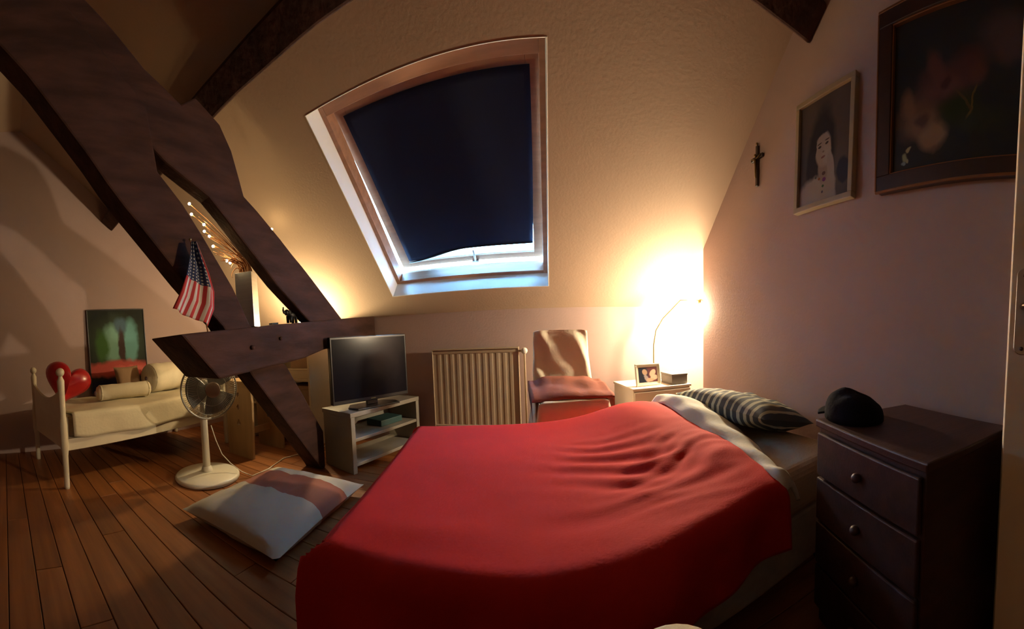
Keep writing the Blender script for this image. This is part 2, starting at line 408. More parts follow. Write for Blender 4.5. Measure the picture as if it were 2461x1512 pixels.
M_red = mat('red_cotton', (0.54, 0.016, 0.012), .85, var=.10, vscale=5, bump=.12, bscale=150, spec=.25)
def cover(u, v):
    """red cover: u along the bed (foot -> head), v across (near hem -> far hem)"""
    hem_n, hem_f, hem_x = .24, .26, .26
    Lx, Ly = 1.38, BWD
    # signed position along the cloth
    sxx = -hem_x + (Lx + hem_x) * u
    syy = -hem_n + (Ly + hem_n + hem_f) * v
    end = 1.235 + .10 * v - .02 * math.sin(3 * PI * v)
    top = .505
    x = max(sxx, 0.0); yv = min(max(syy, 0.0), Ly)
    x = x / Lx * end
    dx = max(0.0, -sxx); dy = max(0.0, -syy) if syy < 0 else max(0.0, syy - Ly)
    d = max(dx, dy)
    r = .05
    def arc(e):      # outward offset and drop for an excess e past the edge
        a = min(e / r, PI / 2) if e > 0 else 0
        return r * math.sin(a), r * (1 - math.cos(a)) + max(0.0, e - r * PI / 2)
    ox, zx = arc(dx); oy, zy = arc(dy)
    drop = max(zx, zy)
    fall = min(1.0, drop / .12)
    x -= ox * (1 + .35 * fall) - .03 * (zx > zy)
    yv += (-1 if syy < 0 else 1) * oy * (1.0 + .1 * fall)
    if syy < Ly * .5: yv -= .07 * math.exp(-((x - .55) / .40) ** 2) * max(0.0, 1 - max(0.0, syy) / .4)
    z = top - drop
    # waves of the hanging cloth
    wv = .018 * fall * math.sin(9 * x + 1.3) + .012 * fall * math.sin(23 * x + 4)
    if zy > 0: yv += (-1 if syy < 0 else 1) * wv
    if zx > 0: x -= .02 * fall * math.sin(8 * yv + .7) + .01 * fall * math.sin(21 * yv)
    if drop == 0 or True:
        on = 1 - fall
        hx_, hy_ = x - 1.15, yv - .86
        bulge = .085 * math.exp(-(max(0, -hx_) / .24) ** 2 - (hy_ / .40) ** 2)       # bundled duvet towards the far head end
        bulge += .035 * math.exp(-((x - 1.26) / .16) ** 2 - ((yv - .25) / .25) ** 2)
        z += on * bulge
        wr = math.exp(-((x - 1.0) / .30) ** 2 - ((yv - .27) / .22) ** 2)
        ph = 44 * (yv - .10 * (x - 1.0) - .22 * (x - 1.05) ** 2) + 5 * nz(x, yv, 2, 3.0)
        z += on * wr * .0085 * (math.sin(ph) + .5 * math.sin(2.3 * ph + 3)) * (.55 + .9 * nz(x, yv, 12, 4.0))
        wr2 = math.exp(-((x - .85) / .22) ** 2 - ((yv - .40) / .2) ** 2)
        z += on * wr2 * .006 * math.sin(60 * (yv + .35 * x) + 4 * nz(x, yv, 5, 3))
        ed = math.exp(-((yv - .07) / .05) ** 2) * (0 < yv < .4)
        z += on * ed * .005 * math.sin(7 * x)
        z += on * .006 * nz(x, yv, 1, 3.0)
        cr_ = max(0.0, nz(x * 1.6 + 3, yv * 4.2, 4, 3.2)) ** 2 * math.exp(-((x - .95) / .35) ** 2 - ((yv - .35) / .3) ** 2)
        z += on * .020 * cr_
        z -= on * .012 * math.exp(-((x - end) / .05) ** 2)
    return (x, yv, z)
cv = MB().grid(cover, 150, 130).build('bed_cover', M_red, None, smooth=True, thick=.012)
cv.location = bo; cv.rotation_euler = (0, 0, BR)
tag(cv, 'plain red cover spread over the bed and creased near the pillow', 'bedspread')

M_sheet = mat('sheet_white', (0.60, 0.60, 0.52), .85, var=.10, vscale=6, bump=.15, bscale=60)
def fold(u, v):
    yv = -.045 + 1.11 * v
    e = 1.235 + .10 * v - .03
    w_ = (.09 + .15 * max(0.0, math.sin(PI * (v * .95 - .08))) )
    x = e + w_ * u
    base = .504 + .080 * math.exp(-(max(0, 1.15 - x) / .24) ** 2 - ((yv - .86) / .40) ** 2) * (1 - .6 * u) + .035 * math.exp(-((yv - .75) / .33) ** 2)
    z = base + .028 * math.sin(PI * min(1, u * 1.02)) - .024 * u ** 3 - .030 * max(0.0, 1 - u * 4) + .008 * nz(x * 6, yv * 5, 2) + .006 * math.sin(30 * yv + 6 * u) * (1 - v * .5)
    if v < .04: z -= .05 * (1 - v / .04) ** 2
    return (x, yv, z)
fo = MB().grid(fold, 18, 70).build('folded_sheet', M_sheet, None, smooth=True, thick=.014)
fo.location = bo; fo.rotation_euler = (0, 0, BR)
tag(fo, 'turned back off-white sheet edge between red cover and striped pillow', 'sheet')

# pillows
def pillow_mb(w_, d_, h_, n=26, p=2.6, wr=.0, seed=0.0, sag=0.0):
    mb = MB()
    def surf(sgn):
        def f(u, v):
            a, b_ = 2 * u - 1, 2 * v - 1
            pinch = 1 - .07 * (1 - abs(a)) * abs(b_) ** 3 * 2
            px, py = a * w_ / 2 * (1 - .06 * (1 - abs(b_) ** 2) * abs(a) ** 3), b_ * d_ / 2 * (1 - .06 * (1 - abs(a) ** 2) * abs(b_) ** 3)
            t_ = max(0.0, (1 - abs(a) ** p) * (1 - abs(b_) ** p)) ** .55
            z = sgn * h_ / 2 * t_ + wr * t_ * (nz(px * 9, py * 9, seed + sgn) + .6 * nz(px * 21, py * 21, seed))
            if sgn < 0: z = max(z, -h_ / 2 * .72)
            return (px, py, z)
        return f
    mb.grid(surf(1), n, n, uv=True); mb.grid(surf(-1), n, n, uv=True)
    return mb
def stripes_mat(name, cols, axis=0, warp=.02, rough=.85):
    m = bpy.data.materials.new(name); m.use_nodes = True; n = m.node_tree.nodes; l = m.node_tree.links; b = n['Principled BSDF']
    b.inputs['Roughness'].default_value = rough
    uv = n.new('ShaderNodeUVMap'); uv.uv_map = 'UVMap'
    nzn = n.new('ShaderNodeTexNoise'); nzn.inputs['Scale'].default_value = 5
    l.new(uv.outputs[0], nzn.inputs['Vector'])
    sp = n.new('ShaderNodeSeparateXYZ'); l.new(uv.outputs[0], sp.inputs[0])
    ma = n.new('ShaderNodeMath'); ma.operation = 'MULTIPLY_ADD'; ma.inputs[1].default_value = warp
    l.new(nzn.outputs[0], ma.inputs[0]); l.new(sp.outputs[axis], ma.inputs[2])
    cr = n.new('ShaderNodeValToRGB'); cr.color_ramp.interpolation = 'CONSTANT'
    e = cr.color_ramp.elements
    while len(e) > 1: e.remove(e[-1])
    e[0].position = 0; e[0].color = (*cols[0][1], 1)
    for pos, c in cols[1:]:
        q = e.new(pos); q.color = (*c, 1)
    l.new(ma.outputs[0], cr.inputs[0]); l.new(cr.outputs[0], b.inputs['Base Color'])
    return m
A_, B_ = (.045, .055, .06), (.42, .42, .30)
cols = []
p_ = 0.0; i = 0
while p_ < .99 and len(cols) < 31:
    cols.append((p_, A_ if i % 2 else B_)); p_ += (.042 if i % 2 else .026) * (.8 + .5 * ((i * 7) % 5) / 5); i += 1
M_strip = stripes_mat('striped_ticking', cols[:31], 0, .012)
sp_ = pillow_mb(.74, .37, .17, 34, 2.8, .016, 2.0).build('striped_pillow', M_strip, None, smooth=True, weld=True)
c_ = rot2(BL - .140, .64, BR); sp_.location = (bo[0] + c_[0], bo[1] + c_[1], .566)
sp_.rotation_euler = (math.radians(-14), 0, BR + PI / 2 + math.radians(180))
tag(sp_, 'crumpled grey and cream striped pillow against the gable wall', 'pillow')

# ================================================================== CHEST OF DRAWERS
M_mahog = mat('dark_red_wood', (0.055, 0.019, 0.013), .5, var=.4, vscale=4, stretch=(1, 6, 6), bump=.08, bscale=20)
ch = thing('chest_of_drawers', 'dark red wooden chest of drawers standing between bed and open door', 'chest', (.756, .560, 0), math.radians(-14))
# front faces -x; footprint x 0..0.43, y -.245...235
box('body', M_mahog, .012, .425, -.235, .225, .05, .675, ch, bevel=.004)
box('top', M_mahog, 0, .432, -.245, .235, .675, .70, ch, bevel=.005)
box('plinth', M_mahog, .02, .42, -.23, .22, 0, .05, ch, bevel=.003)
for i in range(4):
    z0 = .07 + i * .15
    d = box('drawer', M_mahog, -.004, .012, -.225, .215, z0, z0 + .14, ch, bevel=.004)
    MB().ball((-.014, -.005, z0 + .07), .014, 8).build('knob', M_mahog, d, smooth=True)

M_bag = mat('black_cloth', (0.008, 0.008, 0.011), .95, bump=.3, bscale=50, spec=.08)
bg_ = thing('cap', 'black rounded cap lying on the far corner of the wooden chest', 'cap', (.92, .71, .70), math.radians(60))
def capf(u, v):
    a = 2 * PI * u; r_ = math.cos(v * PI / 2) ** .75
    rx, ry = .12, .095
    x, y_ = rx * r_ * math.cos(a), ry * r_ * math.sin(a)
    z = (.085 + .25 * y_) * math.sin(v * PI / 2) ** .7 + .022 * nz(x * 16, y_ * 16, 3) * v
    return (x, y_, max(.001, z))
MB().grid(capf, 32, 14).build('crown', M_bag, bg_, smooth=True, thick=.006)
def brim(u, v):
    a = -1.05 + 2.1 * u; r_ = 1.0 + .62 * v * math.cos(a * .9)
    return (.112 * r_ * math.cos(a), .086 * r_ * math.sin(a) * 1.04, .012 - .008 * v + .002 * math.cos(a * 3))
MB().grid(brim, 18, 6).build('brim', M_bag, bg_, smooth=True, thick=.005)

# pale hassock beside the bed, mostly below the frame
M_pouf = mat('hassock_cloth', (0.50, 0.42, 0.28), .9, var=.15, vscale=14, bump=.2, bscale=90)
pf = MB(); pf.lathe([(.075, 0), (.085, .03), (.09, .30), (.10, .37), (.102, .43), (.085, .455), (.02, .46)], 26)
pf = pf.build('hassock', M_pouf, None, smooth=True); pf.location = (.195, .475, 0)
tag(pf, 'slim beige cloth hassock standing beside the red bed', 'hassock')

# ================================================================== NIGHTSTAND CORNER
M_nsw = mat('nightstand_white', (0.66, 0.60, 0.50), .55, var=.06, vscale=4)
NR = math.radians(8); no = Vector((.635, 2.37, 0))
ns = thing('nightstand', 'white square nightstand beside the bed head', 'nightstand', no, NR)
NW, ND, NH = .50, .42, .56
box('body', M_nsw, .008, NW - .008, .012, ND, .02, NH - .018, ns, bevel=.003)
box('top', M_nsw, 0, NW, 0, ND, NH - .018, NH, ns, bevel=.003)
dd = box('door', M_nsw, .012, NW - .012, -.004, .012, .03, NH - .028, ns, bevel=.004)
MB().ball((.06, -.014, .30), .012, 8).build('knob', M_metal, dd, smooth=True)
def ns_pt(x, y_, z=NH):
    q = rot2(x, y_, NR); return Vector((no.x + q[0], no.y + q[1], z))
# lamp cord hanging over the nightstand front
M_cord = mat('brown_cord', (.06, .035, .02), .6)
cp = [ns_pt(.375, .348, .5665), ns_pt(.47, .350, .5640), ns_pt(.502, .350, .5635), ns_pt(.5045, .345, .55), ns_pt(.5045, .30, .53), ns_pt(.5045, .10, .505), ns_pt(.503, -.004, .495), ns_pt(.49, -.0078, .492), ns_pt(.42, -.0076, .482), ns_pt(.36, -.0076, .474), ns_pt(.31, -.0076, .462), ns_pt(.285, -.0076, .43), ns_pt(.275, -.0076, .36), ns_pt(.27, -.0076, .20), ns_pt(.265, -.0076, .004)]
tag(MB().tube(cp, .0032, 8).build('cord', M_cord, None, smooth=True), 'thin brown cord from the bedside lamp hanging down the nightstand front', 'cord')

def photo_frame(name, w_, h_, t_, fw, M_fr, M_pic, parent, mat_w=0.0, M_mat=None, depth=.02):
    """frame in local x-z, picture facing -y"""
    box('frame_rail', M_fr, -w_ / 2, w_ / 2, -depth, 0, h_ - fw, h_, parent, bevel=.003); box('frame_rail', M_fr, -w_ / 2, w_ / 2, -depth, 0, 0, fw, parent, bevel=.003)
    box('frame_stile', M_fr, -w_ / 2, -w_ / 2 + fw, -depth, 0, fw, h_ - fw, parent, bevel=.003); box('frame_stile', M_fr, w_ / 2 - fw, w_ / 2, -depth, 0, fw, h_ - fw, parent, bevel=.003)
    box('backing', M_fr, -w_ / 2 + fw * .5, w_ / 2 - fw * .5, -depth * .45, -.001, fw * .5, h_ - fw * .5, parent)
    if M_mat: box('mount', M_mat, -w_ / 2 + fw, w_ / 2 - fw, -depth * .50, -depth * .40, fw, h_ - fw, parent)
    a, b_, c0, c1 = -w_ / 2 + fw + mat_w, w_ / 2 - fw - mat_w, fw + mat_w, h_ - fw - mat_w
    m_ = MB(); m_.grid(lambda u, v: (a + (b_ - a) * u, -depth * .53, c0 + (c1 - c0) * v), 1, 1, uv=True)
    m_.build('picture', M_pic, parent)
M_couple = picture('couple_photo', (.10, .035, .04), [(.2, .5, .3, .7, 0, (.02, .025, .04), .15), (.33, .68, .13, .20, 10, (.40, .27, .18), .1), (.42, .25, .10, .3, 20, (.30, .25, .25), .2),
      (.75, .6, .15, .25, -25, (.55, .36, .26), .1), (.82, .3, .20, .17, 10, (.52, .36, .27), .1), (.6, .15, .2, .12, 0, (.5, .3, .2), .2)], .3)
M_silver = mat('frame_silver', (.62, .58, .48), .35, .5)
M_mount = mat('mount_white', (.68, .64, .52), .7)
q = ns_pt(.165, .085)
pfm = thing('photo_frame', 'small pale photo frame with a couple standing on the nightstand', 'photo frame', q + Vector((0, 0, .001)), NR + math.radians(3)); pfm.rotation_euler[0] = math.radians(-9)
photo_frame('pf', .215, .168, 0, .011, M_silver, M_couple, pfm, .016, M_mount, .014)
M_gbox = mat('grey_box', (.20, .18, .16), .6, var=.2)
q = ns_pt(.405, .115)
gb = thing('small_box', 'small grey lidded box on the nightstand beside the photo frame', 'box', q, NR)
box('box_body', M_gbox, -.068, .072, -.09, .09, 0, .068, gb, bevel=.003); box('lid', M_gbox, -.071, .075, -.093, .093, .0685, .083, gb, bevel=.003)
# bedside lamp: weighted foot, thin stem, arm reaching into the alcove, glass globe
q = ns_pt(.345, .345)
M_brass = mat('dull_brass', (.34, .27, .13), .4, .9)
lp = thing('bedside_lamp', 'brass bedside lamp with glowing globe reaching into the alcove', 'lamp', q)
MB().lathe([(.034, 0), (.036, .008), (.030, .020), (.012, .030), (.006, .034)], 22).build('foot', M_black, lp, smooth=True)
B1 = Vector((1.262, 2.54, 1.14)) - q
MB().tube([(0, 0, .03), (-.004, 0, .16), (-.002, 0, .30), (.02, .0, .42), (.08, -.005, .52), (B1.x * .6, B1.y * .5, B1.z + .09), (B1.x, B1.y, B1.z + .085)], .0055, 10).build('stem', M_brass, lp, smooth=True)
MB().lathe([(.016, .04), (.024, .05), (.024, .085), (.010, .095)], 18, None, B1).build('socket', M_brass, lp, smooth=True)
MB().ball(B1, .045, 14).build('bulb', M_bulb, lp, smooth=True)

# ================================================================== CHAIR WITH SLIPCOVER
M_slip = mat('slipcover_cream', (0.78, 0.71, 0.56), .9, var=.10, vscale=6, bump=.15, bscale=70)
M_leg = mat('chair_leg_wood', (0.16, 0.09, 0.05), .5)
cr = thing('chair', 'chair in a loose cream slipcover between radiator and nightstand', 'chair', (.185, 2.04, 0), math.radians(7))
# local: seat front y=0, back y=.42; width .40
def chair_back(u, v):
    a = 2 * PI * u
    z = .565 + .435 * v
    hw, hd = .195 + .02 * (1 - v), .038
    cx_, sy_ = math.cos(a), math.sin(a)
    e = .35
    x = hw * math.copysign(abs(cx_) ** e, cx_); yy = hd * math.copysign(abs(sy_) ** e, sy_)
    wv = .010 * math.sin(9 * x * 4 + 16 * z + 3 * nz(x, z, 1, 5)) * (v < .98) + .008 * nz(x * 9, z * 7, 2)
    if sy_ < 0: yy += wv
    x += .006 * nz(z * 8, u * 9, 4)
    return (x, .40 + yy + .06 * v, z - .012 * v * (abs(x) / hw) ** 6)
cb = MB(); cb.grid(chair_back, 72, 30)
cb.add([chair_back(i / 72, 1) for i in range(72)], [tuple(range(72))])
cb.build('back_cover', M_slip, cr, smooth=True)
def seat_top(u, v):
    x = -.205 + .41 * u; yy = .0 + .42 * v
    return (x, yy, .565 + .012 * math.sin(PI * u) * math.sin(PI * v) + .004 * nz(x * 12, yy * 12, 3) - .012 * (max(abs(2 * u - 1), abs(2 * v - 1)) ** 8))
MB().grid(seat_top, 20, 20).build('seat_cover', M_slip, cr, smooth=True, thick=.02)
def skirt(u, v):
    per = [(-.215, .43), (-.215, -.0), (.215, -.0), (.215, .43)]
    t_ = u * 3; i_ = min(2, int(t_)); f_ = t_ - i_
    a, b_ = per[i_], per[i_ + 1]
    x, yy = a[0] + (b_[0] - a[0]) * f_, a[1] + (b_[1] - a[1]) * f_
    flare = (1 - v) * .05
    amp = .012 * (1 - v) * math.sin(u * 60) if i_ != 1 else .004 * (1 - v) * math.sin(u * 30)
    nx, ny = ((-1, 0), (0, -1), (1, 0))[i_]
    x += nx * (flare + amp + (.02 * (1 - v) if i_ != 1 else 0)); yy += ny * (flare * .3 + amp)
    return (x, yy, .10 + .46 * v)
MB().grid(skirt, 90, 8).build('skirt', M_slip, cr, smooth=True, thick=.006)
for lx in (-.17, .17):
    for ly in (.03, .40): box('leg', M_leg, lx - .018, lx + .018, ly - .018, ly + .018, 0, .55, cr, bevel=.003)
M_garm = mat('garment_rust', (0.27, 0.085, 0.055), .9, var=.2, vscale=8, bump=.2, bscale=60)
def garment(u, v):
    c = min(1.0, max(0.0, (u - .1) / .8))
    x = -.205 + .41 * c
    yy = .035 + .30 * v
    z = .497 + .085 * v ** .8 * (1 - .35 * (2 * c - 1) ** 4) + .012 * nz(x * 9, yy * 9, 8) + .006 * math.sin(28 * yy + 10 * x)
    if v < .12: z -= .012 * (1 - v / .12) ** 2
    yy -= .025 * c * (v < .2)
    f = max(0.0, .1 - u, u - .9) / .1                     # the sides slip over the edge of the seat
    if f > 0:
        sg = -1 if u < .5 else 1
        x += sg * .052 * min(1.0, 2 * f); z -= .14 * max(0.0, 2 * f - 1) * (1 - .75 * v)
    return (x, yy, z)
NU, NV = 60, 30
def garment_low(u, v):
    p = garment(u, v); return (p[0], p[1], min(p[2] - .010, .4885))
gm = MB().grid(garment, NU, NV); gm.grid(garment_low, NU, NV)
off = (NU + 1) * (NV + 1); rim = [i for i in range(NU)] + [j * (NU + 1) + NU for j in range(NV)] + [NV * (NU + 1) + i for i in range(NU, 0, -1)] + [j * (NU + 1) for j in range(NV, 0, -1)]
gm.f += [(a_, b_, b_ + off, a_ + off) for a_, b_ in zip(rim, rim[1:] + rim[:1])]
g = gm.build('folded_garment', M_garm, None, smooth=True)
g.location = (.185, 2.04, .098); g.rotation_euler = (0, 0, math.radians(7))
tag(g, 'rust brown garment folded on the seat of the slipcovered chair', 'garment')

# ================================================================== RADIATOR
M_rad = mat('radiator_enamel', (0.44, 0.345, 0.235), .5, var=.05)
ra = thing('radiator', 'cream ribbed panel radiator below the skylight', 'radiator', (-.575, 2.86, 0))
RW, RH = .74, .70
z0 = .17
ribs = MB(); nr = 12
prof = []
x = -RW / 2 + .03
pitch_ = (RW - .06) / nr
pts2 = [(-RW / 2, 0)]
for i in range(nr):
    a = -RW / 2 + .03 + i * pitch_
    pts2 += [(a + pitch_ * .12, 0), (a + pitch_ * .28, -.0025), (a + pitch_ * .62, -.0025), (a + pitch_ * .80, 0)]
pts2 += [(RW / 2, 0), (RW / 2, .012), (-RW / 2, .012)]
ribs.prism([(p[0], p[1] - .03) for p in pts2], z0 + .045, z0 + RH - .045, 'z').build('ribbed_panel', M_rad, ra)
box('header', M_rad, -RW / 2, RW / 2, -.036, -.012, z0 + RH - .046, z0 + RH - .012, ra, bevel=.008)
box('header', M_rad, -RW / 2, RW / 2, -.036, -.012, z0 + .01, z0 + .046, ra, bevel=.008)
box('top_grille', M_rad, -RW / 2 - .004, RW / 2 + .004, -.046, .05, z0 + RH - .012, z0 + RH, ra, bevel=.003)
box('side_panel', M_rad, -RW / 2 - .004, -RW / 2 + .002, -.04, .05, z0, z0 + RH - .012, ra, bevel=.002)
box('side_panel', M_rad, RW / 2 - .002, RW / 2 + .004, -.04, .05, z0, z0 + RH - .012, ra, bevel=.002)
box('back_panel', M_rad, -RW / 2 + .01, RW / 2 - .01, .03, .042, z0 + .03, z0 + RH - .03, ra)
for xx in (-.25, .25): box('bracket', M_rad, xx - .015, xx + .015, .04, .09, z0 + .1, z0 + RH - .1, ra)
MB().lathe([(.020, -.035), (.027, -.03), (.027, .012), (.022, .024), (.014, .03)], 18, Matrix.Rotation(math.radians(90), 3, 'X'), (RW / 2 + .05, -.02, z0 + RH - .035)).build('valve_knob', M_white, ra, smooth=True)
MB().tube([(RW / 2, -.01, z0 + RH - .035), (RW / 2 + .05, -.01, z0 + RH - .035), (RW / 2 + .05, .01, z0 + RH - .06), (RW / 2 + .05, .01, 0.0)], .009, 10).build('pipe', M_rad, ra, smooth=True)

# ================================================================== TV AND TV STAND
M_tvst = mat('tv_stand_grey', (0.26, 0.235, 0.19), .5, var=.12, vscale=5)
SR = -math.radians(18)      # long side turned from the y axis
ts = thing('tv_stand', 'grey open tv stand with one shelf below the tie beam', 'tv stand', (-1.345, 2.085, 0), SR)
# local: x 0 (front) to -.40 (back), y 0..0.80
SLN, SD = .80, .36
box('top', M_tvst, -SD, 0, 0, SLN, .42, .455, ts, bevel=.004)
box('end_panel', M_tvst, -SD + .01, -.002, .005, .045, 0, .42, ts, bevel=.004)
box('end_panel', M_tvst, -SD + .01, -.002, SLN - .045, SLN - .005, 0, .42, ts, bevel=.004)
box('shelf', M_tvst, -SD + .02, -.006, .045, SLN - .045, .235, .26, ts, bevel=.003)
box('bottom_shelf', M_tvst, -SD + .02, -.006, .045, SLN - .045, .05, .075, ts, bevel=.003)
box('back_panel', M_tvst, -SD + .005, -SD + .015, .045, SLN - .045, .26, .42, ts)
tvp0, tvp1 = Vector((-1.505, 2.095, 0)), Vector((-1.160, 2.735, 0))
tdir = (tvp1 - tvp0); TW = tdir.length; ta = math.atan2(tdir.y, tdir.x)
M_screen = mat('tv_screen', (0.006, 0.006, 0.010), .2, spec=.12)
tv = thing('television', 'black flat screen television on the grey stand', 'television', (tvp0 + tvp1) / 2 + Vector((0, 0, .455)), ta)
# local x along the screen, -y is the front
TH = .515
box('housing', M_black, -TW / 2, TW / 2, -.01, .035, .045, .05 + TH, tv, bevel=.006)
box('screen', M_screen, -TW / 2 + .016, TW / 2 - .016, -.0125, -.008, .045 + .03, .05 + TH - .018, tv)
box('neck', M_black, -.05, .05, 0, .03, .012, .09, tv, bevel=.004)
MB().prism([(-.20, -.10), (.20, -.10), (.23, .0), (.16, .10), (-.16, .10), (-.23, 0)], 0, .012, 'z').build('foot', M_black, tv, bevel=.004)
M_led = mat('standby_mark', (.32, .30, .12), .4)
box('badge', M_led, -.022, .022, -.0135, -.012, .058, .064, tv)
def onst(x, y_, z):
    q_ = rot2(x, y_, SR); return Vector((-1.345 + q_[0], 2.085 + q_[1], z))
M_teal = mat('teal_case', (.03, .075, .075), .5)
o = MB().box(-.09, .09, -.13, .13, 0, .05).build('media_box', M_teal, None, bevel=.005); o.location = onst(-.17, .52, .261); o.rotation_euler = (0, 0, SR)
tag(o, 'dark teal media box on the shelf of the tv stand', 'media box')

# ================================================================== BOOKCASE BEHIND THE TRUSS, with a lamp
M_case = mat('bookcase_cream', (0.62, 0.54, 0.38), .55, var=.06)
bx0, bx1, by0, by1, bz = -2.85, -2.01, 2.46, 2.93, .98
bk = thing('bookcase', 'cream open bookcase at the knee wall behind the truss', 'bookcase', ((bx0 + bx1) / 2, by0, 0))
hw_ = (bx1 - bx0) / 2; dp = by1 - by0
box('side_panel', M_case, -hw_, -hw_ + .022, 0, dp, 0, bz, bk, bevel=.002); box('side_panel', M_case, hw_ - .022, hw_, 0, dp, 0, bz, bk, bevel=.002)
box('top', M_case, -hw_, hw_, 0, dp, bz, bz + .022, bk, bevel=.002)
for zz in (.06, .36, .62): box('shelf', M_case, -hw_ + .022, hw_ - .022, .01, dp - .01, zz, zz + .022, bk, bevel=.002)
box('back_panel', M_case, -hw_ + .01, hw_ - .01, dp - .01, dp, .04, bz, bk)
M_tanbox = mat('tan_card', (.36, .235, .14), .8, var=.15); M_crm = mat('cream_card', (.62, .52, .36), .8)
def item(name, m, x, y_, z, sx, sy, sz, label, cat, rz=0.0):
    t_ = thing(name, label, cat, (x, y_, z), rz)
    box('body', m, -sx / 2, sx / 2, -sy / 2, sy / 2, 0, sz * .8, t_, bevel=.004); box('lid', m, -sx / 2 - .004, sx / 2 + .004, -sy / 2 - .004, sy / 2 + .004, sz * .8 + .001, sz, t_, bevel=.003)
item('storage_box', M_crm, -2.205, 2.66, .642, .30, .28, .10, 'flat cream box on the upper bookcase shelf under a tan box', 'box', .03)
item('storage_box', M_tanbox, -2.19, 2.67, .742, .26, .24, .13, 'tan cardboard box stacked on the flat cream box in the bookcase', 'box', -.04)
item('storage_box', M_tanbox, -2.215, 2.68, .382, .30, .30, .19, 'tan cardboard box alone on the middle bookcase shelf', 'box', .02)
l2 = thing('table_lamp', 'small glowing bulb lamp hidden behind the truss on the bookcase', 'lamp', (-2.13, 2.535, bz + .022))
MB().lathe([(.05, 0), (.052, .01), (.02, .025), (.012, .04), (.012, .10), (.02, .105), (.02, .13)], 20).build('lamp_base', M_white, l2, smooth=True)
MB().ball((0, 0, .16), .035, 12).build('bulb', M_bulb2, l2, smooth=True)

# ================================================================== ON THE TIE BEAM
M_steel = mat('brushed_steel', (.50, .52, .55), .32, 1.0, var=.1, vscale=3, stretch=(1, 1, 30))
vy = 1.63; vz = beam_top(vy)
va = thing('vase', 'tall square brushed steel vase holding twigs on the tie beam', 'vase', (-1.86, vy, vz + .004), math.radians(28))
hs = .062; vh = .385
for (a0, a1, b0, b1) in ((-hs, hs, -hs, -hs + .005), (-hs, hs, hs - .005, hs), (-hs, -hs + .005, -hs + .005, hs - .005), (hs - .005, hs, -hs + .005, hs - .005)):
    box('side_panel', M_steel, a0, a1, b0, b1, .0, vh, va, bevel=.001)
box('bottom', M_steel, -hs + .005, hs - .005, -hs + .005, hs - .005, 0, .006, va)
tw = thing('twig_lights', 'spray of brown twigs with tiny warm lights rising from the steel vase', 'twig lights', (-1.86, vy, vz + .02))
M_twig = mat('twig_brown', (.34, .15, .055), .7)
M_tl = mat('fairy_light', (1, .9, .7), .4, emit=(1.0, .72, .34), estr=70.0)
rnd = random.Random(5)
def at_plane(px_y, px_z, x):      # y,z measured on the plane x=-1.68, moved out along the line of sight
    k_ = x / -1.68; return Vector((x, px_y * k_, 1 + (px_z - 1) * k_))
tips = [at_plane(1.074, 1.841, -1.90), at_plane(1.084, 1.782, -1.88), at_plane(1.167, 1.733, -1.86), at_plane(1.167, 1.693, -1.90), at_plane(1.201, 1.668, -1.92),
        at_plane(1.224, 1.61, -1.84), at_plane(1.322, 1.532, -1.86), at_plane(1.347, 1.521, -1.90), at_plane(1.739, 1.80, -1.90)]
base = Vector((-1.86, vy, vz + .06)); L0 = tw.location
def twig_path(tp, i):
    def inv(r):                                         # a spot inside the square mouth
        q_ = rot2(rnd.uniform(-r, r), rnd.uniform(-r, r), math.radians(28)); return Vector((-1.86 + q_[0], vy + q_[1], 0))
    b0, m0 = inv(.03), inv(.036); b0.z = vz + .03; m0.z = vz + vh + .012
    up = m0 + (m0 - b0).normalized() * (.07 + rnd.uniform(0, .05))
    c1 = up.lerp(tp, .55) + Vector((rnd.uniform(-.05, .05), rnd.uniform(-.06, .04), rnd.uniform(-.04, .05)))
    path = [b0, b0.lerp(m0, .5)]
    ps = [m0, up, c1, tp]
    for j in range(12):
        t_ = j / 11
        q_ = [(ps[a].lerp(ps[a + 1], t_)) for a in range(3)]; q_ = [q_[a].lerp(q_[a + 1], t_) for a in range(2)]
        path.append(q_[0].lerp(q_[1], t_))
    return [p - L0 for p in path]
RAD = [.0046 - .0024 * j / 13 for j in range(14)]
for i, tp in enumerate(tips):
    st = MB().tube(twig_path(tp, i), RAD, 6).build('twig', M_twig, tw, smooth=True)
    MB().ball(tp - L0, .0085, 8).build('light', M_tl, st, smooth=True)
for i in range(24):
    tp = at_plane(rnd.uniform(1.12, 1.50), 0, -1.86); tp.z = 1 + (2.02 - (tp.y - 1.2) * .95 - 1) + rnd.uniform(-.26, -.10)
    MB().tube(twig_path(tp, i), RAD, 6).build('twig', M_twig, tw, smooth=True)

# elephant figurine
M_ele = mat('black_wood_figure', (.012, .010, .010), .5)
ey = 1.96; ez = beam_top(ey)
el = thing('elephant_figurine', 'small black elephant figurine with raised trunk on the tie beam', 'figurine', (-1.74, ey, ez + .003), math.radians(90))
eb = MB(); eb.ball((0, 0, .062), .034, 12, (1.35, .85, 1)); eb.ball((-.052, 0, .078), .022, 10, (1.1, .9, 1.1))
eb.tube([(-.066, 0, .078), (-.084, 0, .075), (-.092, 0, .094), (-.088, 0, .118)], [.011, .009, .007, .004], 8)
eb.build('body', M_ele, el, smooth=True)
for lx in (-.028, .028):
    for ly in (-.016, .016): MB().tube([(lx, ly, .055), (lx, ly, 0)], [.013, .011], 10).build('leg', M_ele, el, smooth=True)
for s_ in (-1, 1): MB().ball((-.042, s_ * .024, .078), .019, 8, (.7, .25, 1)).build('ear', M_ele, el, smooth=True)
o = MB().box(-.016, .016, -.035, .035, 0, .013).build('small_case', M_black, None, bevel=.003); o.location = (-1.72, 1.74, beam_top(1.74) + .003); o.rotation_euler = (math.radians(3.5), 0, .1)
